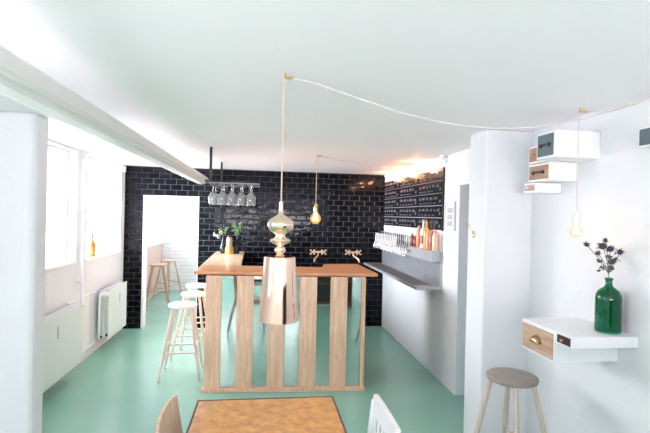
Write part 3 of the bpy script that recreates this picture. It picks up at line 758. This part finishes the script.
# ------------------------------------------------------------------ wall boxes with drawers
def wall_box(name, label, x0, x1, y0, y1, z0, z1, drawers, cat='wall box'):
    """open-front box from the wall (x1) to the room (x0); drawers = [(y0,y1,z0,z1,mat,handle)]"""
    t = thing(name, label, cat, (x1, (y0 + y1) / 2, z0))
    obj('case', box(BM(), x0, y0, z0, x1 - .001, y1, z1), 'white_paint', t, .002, world=True)
    for (a, b2, c, d_, mt, hd) in drawers:
        dr = obj('drawer', box(BM(), x0 - .004, a, c, x0 - .0002, b2, d_), mt, t, .001, world=True)
        ym, zm = (a + b2) / 2, (c + d_) / 2; w = (b2 - a); hh = d_ - c
        b = BM(); X = x0 - .004
        if hd == 'bow':
            tube(b, [(X, ym - w * .26, zm), (X - .014, ym - w * .24, zm), (X - .018, ym, zm), (X - .014, ym + w * .24, zm), (X, ym + w * .26, zm)], .0055, 8)
            for s_ in (-1, 1): tube(b, [(X, ym + s_ * w * .26, zm), (X - .005, ym + s_ * w * .26, zm)], .013, 12)
            hm = 'handle_black'
        elif hd == 'cup':
            n = 10
            prev = None
            for k in range(n + 1):
                a_ = PI * k / n; rr = .040
                ring_ = [b.verts.new((X - .026 * math.sin(q) , ym + rr * math.cos(a_) * (1 - .0 * q), zm - .012 + .040 * math.sin(a_) * math.cos(q))) for q in [PI / 2 * j / 5 for j in range(6)]]
                if prev:
                    for j in range(5): b.faces.new((prev[j], prev[j + 1], ring_[j + 1], ring_[j]))
                prev = ring_
            box(b, X - .002, ym - .048, zm - .014, X - .0001, ym + .048, zm - .008)
            hm = 'dark_brass'
        else:
            tube(b, [(X, ym, zm), (X - .010, ym, zm), (X - .018, ym, zm)], [.005, .005, .009], 10); hm = 'porcelain' if hd == 'knob_white' else 'brass'
            if hd == 'ring': tube(b, [(X - .003, ym - .02, zm - .002), (X - .003, ym + .02, zm - .002)], .004, 6)
        o = obj('handle', b, hm, dr, smooth=True); o.data.transform(Matrix.Translation(-t.location))
        if hd == 'cup':
            md = o.modifiers.new('s', 'SOLIDIFY'); md.thickness = .002
    return t
f = .0135
wall_box('drawer_box', 'white wall box with slate-grey drawer, topmost of the cluster', 1.62, XN, 2.340, 2.512, 2.040, 2.193, [(2.340 + f, 2.512 - f, 2.040 + f, 2.193 - f, 'drawer_grey', 'bow')])
wall_box('drawer_box', 'small white wall box with wooden drawer tucked behind the slate-grey one', 1.72, XN, 2.60, 2.755, 2.043, 2.156, [(2.60 + f, 2.755 - f, 2.043 + f, 2.156 - f, 'drawer_wood', 'knob')])
wall_box('drawer_box', 'white wall box with wooden drawer and black bow handle under the slate-grey one', 1.72, XN, 2.528, 2.752, 1.924, 2.038, [(2.528 + f, 2.752 - f, 1.924 + f, 2.038 - f, 'drawer_wood', 'bow')])
wall_box('drawer_box', 'smallest white wall box with tiny wooden drawer and white knob', 1.72, XN, 2.668, 2.798, 1.857, 1.920, [(2.668 + f, 2.798 - f, 1.857 + f, 1.920 - f, 'drawer_pale', 'knob_white')])
wall_box('drawer_box', 'dark-fronted wall box cut by the right edge of the photo', 1.80, XN, 1.60, 1.965, 2.045, 2.135, [(1.60 + .008, 1.965 - .008, 2.045 + .006, 2.135 - .006, 'drawer_grey', 'none_')])
sh = wall_box('drawer_shelf', 'white wall shelf with one large wooden drawer and one small dark drawer', 1.53, XN, 2.172, 2.472, .932, 1.091,
    [(2.172 + .010, 2.472 - .010, .932 + .010, 1.091 - .010, 'drawer_pale', 'cup')], 'shelf')
o = obj('side_case', box(BM(), 1.53, 2.042, 1.043, XN - .001, 2.1715, 1.091 + .009), 'white_paint', sh, .002, world=True)
dr = obj('drawer', box(BM(), 1.526, 2.050, 1.051, 1.5298, 2.150, 1.092), 'drawer_black', sh, .001, world=True)
b = BM(); tube(b, [(1.526, 2.10, 1.072), (1.517, 2.10, 1.072), (1.51, 2.10, 1.072)], [.004, .005, .008], 10)
o = obj('knob', b, 'copper_orange', dr, smooth=True); o.data.transform(Matrix.Translation(-sh.location))
obj('shelf_top', box(BM(), 1.53, 2.172, 1.0912, XN - .001, 2.472, 1.0999), 'white_paint', sh, .001, world=True)

# ------------------------------------------------------------------ green bottle with thistles
VX, VY, VZ = 1.812, 2.145, 1.1008
gb = thing('green_bottle', 'large green glass bottle of dried thistles on the white wall shelf', 'vase', (VX, VY, VZ))
R = .062
outer = [(0, 0), (R * .93, 0), (R, .008), (R, .175), (R * .96, .196), (R * .80, .216), (R * .52, .230), (R * .32, .240), (R * .27, .252), (R * .27, .272), (R * .33, .274), (R * .33, .284), (R * .20, .284)]
inner = [(R * .19, .25), (R * .25, .238), (R * .5, .225), (R * .75, .212), (R * .90, .195), (R * .94, .175), (R * .94, .010), (0, .010)]
obj('glass_body', lathe(BM(), outer + inner, seg=48), 'green_glass', gb, smooth=True)
heads = [(1.69, 2.16, 1.556, .018), (1.731, 2.13, 1.514, .017), (1.775, 2.15, 1.549, .029), (1.800, 2.13, 1.536, .025), (1.828, 2.15, 1.467, .024), (1.868, 2.14, 1.520, .022), (1.777, 2.17, 1.468, .013), (1.79, 2.15, 1.58, .017)]
J = Vector((1.813, 2.15, 1.405))
for (x, y, z, r) in heads:
    b = BM(); tube(b, [(VX, VY, VZ + .03), (VX + .002, VY, VZ + .24), tuple(J), ((x + J.x) / 2 + .006, (y + J.y) / 2, (z + J.z) / 2 + .006), (x, y, z)], .0018, 6)
    obj('stem', b, 'thistle_stem', gb, smooth=True, world=True)
    b = BM(); rnd = random.Random(int(x * 1e4))
    lathe(b, [(0, -r * .6), (r * .5, -r * .4), (r * .62, 0), (r * .4, r * .5), (0, r * .75)], x, y, z, 10)
    for k in range(26):
        d_ = Vector((rnd.uniform(-1, 1), rnd.uniform(-1, 1), rnd.uniform(-.5, 1))).normalized()
        p = Vector((x, y, z)); tube(b, [tuple(p + d_ * r * .3), tuple(p + d_ * r * rnd.uniform(.95, 1.4))], [.0022, .0005], 4)
    obj('thistle_head', b, 'thistle_head', gb, world=True)
b = BM(); leaves(b, (1.80, 2.15, 1.45), 14, .03, .03, random.Random(4)); leaves(b, (1.845, 2.15, 1.49), 8, .02, .03, random.Random(5))
obj('thistle_leaves', b, 'thistle_stem', gb, world=True)

# ------------------------------------------------------------------ light
w = bpy.data.worlds.new('daylight'); scn.world = w; w.use_nodes = True
bg = w.node_tree.nodes['Background']; bg.inputs['Strength'].default_value = 1.0
nt = w.node_tree; tc = N(nt, 'ShaderNodeTexCoord'); sp = N(nt, 'ShaderNodeSeparateXYZ'); mr = N(nt, 'ShaderNodeMapRange')
mr.inputs['From Min'].default_value = -.25; mr.inputs['From Max'].default_value = .15
nt.links.new(tc.outputs['Generated'], sp.inputs[0]); nt.links.new(sp.outputs['Z'], mr.inputs['Value'])
# extra brightness added below the horizon to lift the ceiling, hazy sky above
mx = N(nt, 'ShaderNodeMix', data_type='RGBA'); mx.inputs['A'].default_value = (3.4, 3.1, 3.4, 1); mx.inputs['B'].default_value = (2.4, 2.25, 2.6, 1)
nt.links.new(mr.outputs[0], mx.inputs['Factor']); nt.links.new(mx.outputs['Result'], bg.inputs['Color'])
def portal(loc, rot, sx, sy):
    l = bpy.data.lights.new('window_portal', 'AREA'); l.shape = 'RECTANGLE'; l.size = sx; l.size_y = sy
    l.cycles.is_portal = True
    o = bpy.data.objects.new('window_portal', l); col.objects.link(o); o.location = loc; o.rotation_euler = rot
for X, (a, b2, z0, z1) in [(XW, q) for q in WINS] + [(XW2, FAR)]: portal((X - .27, (a + b2) / 2, (z0 + z1) / 2), (0, -PI / 2, 0), z1 - z0, b2 - a)
for (a, b2, z0, z1) in RW: portal(((a + b2) / 2, YR - .22, (z0 + z1) / 2), (PI / 2, 0, 0), b2 - a, z1 - z0)

# added window lamps: boosted daylight, near-left and rear ones filling the ceiling
def daylight(y0, y1, z0, z1, watts, tilt):
    l = bpy.data.lights.new('window_daylight', 'AREA'); l.shape = 'RECTANGLE'; l.size = z1 - z0 - .1; l.size_y = y1 - y0 - .1
    l.spread = math.radians(180 if y0 < 3 else 112); l.energy = watts; l.color = (.88, .92, 1)
    o = bpy.data.objects.new('window_daylight', l); col.objects.link(o); o.location = ((XW if y0 < 7 else XW2) - .235, (y0 + y1) / 2, (z0 + z1) / 2)
    o.rotation_euler = (0, -PI / 2 - math.radians(tilt), 0)
DL = [(26, 65), (9, -5), (88, -18), (36, 0)]
for (a, b2, z0, z1), (wt, tl) in zip(WINS + [FAR], DL): daylight(a, b2, z0, z1, wt, tl)
for (a, b2, z0, z1) in RW:  # added fill lamps behind the camera, aimed up at the ceiling
    l = bpy.data.lights.new('window_daylight', 'AREA'); l.shape = 'RECTANGLE'; l.size = b2 - a - .1; l.size_y = z1 - z0 - .1
    l.energy = 92; l.color = (1, .95, 1)
    o = bpy.data.objects.new('window_daylight', l); col.objects.link(o); o.location = ((a + b2) / 2, YR - .16, (z0 + z1) / 2)
    o.rotation_euler = (PI / 2 + math.radians(64), 0, 0)

# ------------------------------------------------------------------ camera
ya, pi_, ro, HC = .13611, -.00318, .02356, 1.68
fwd0 = Vector((math.sin(ya), math.cos(ya), 0)); rt0 = Vector((math.cos(ya), -math.sin(ya), 0)); Z = Vector((0, 0, 1))
fwd = fwd0 * math.cos(pi_) + Z * math.sin(pi_); up0 = -fwd0 * math.sin(pi_) + Z * math.cos(pi_)
rt = rt0 * math.cos(ro) + up0 * math.sin(ro); up = up0 * math.cos(ro) - rt0 * math.sin(ro)
cd = bpy.data.cameras.new('camera'); cd.sensor_width = 36; cd.lens = 450 / 650 * 36; cd.clip_start = .02
cam = bpy.data.objects.new('camera', cd); col.objects.link(cam)
M = Matrix((rt, up, -fwd)).transposed().to_4x4(); M.translation = Vector((0, 0, HC)); cam.matrix_world = M
scn.camera = cam
vs = scn.view_settings; vs.view_transform = 'Standard'; vs.look = 'None'; vs.gamma = 1; vs.use_curve_mapping = False; vs.exposure = 0.32
scn.cycles.max_bounces = 14; scn.cycles.diffuse_bounces = 8; scn.cycles.glossy_bounces = 6; scn.cycles.transmission_bounces = 10; scn.cycles.transparent_max_bounces = 16
scn.cycles.use_denoising = True; scn.cycles.sample_clamp_indirect = 8; scn.cycles.caustics_refractive = False
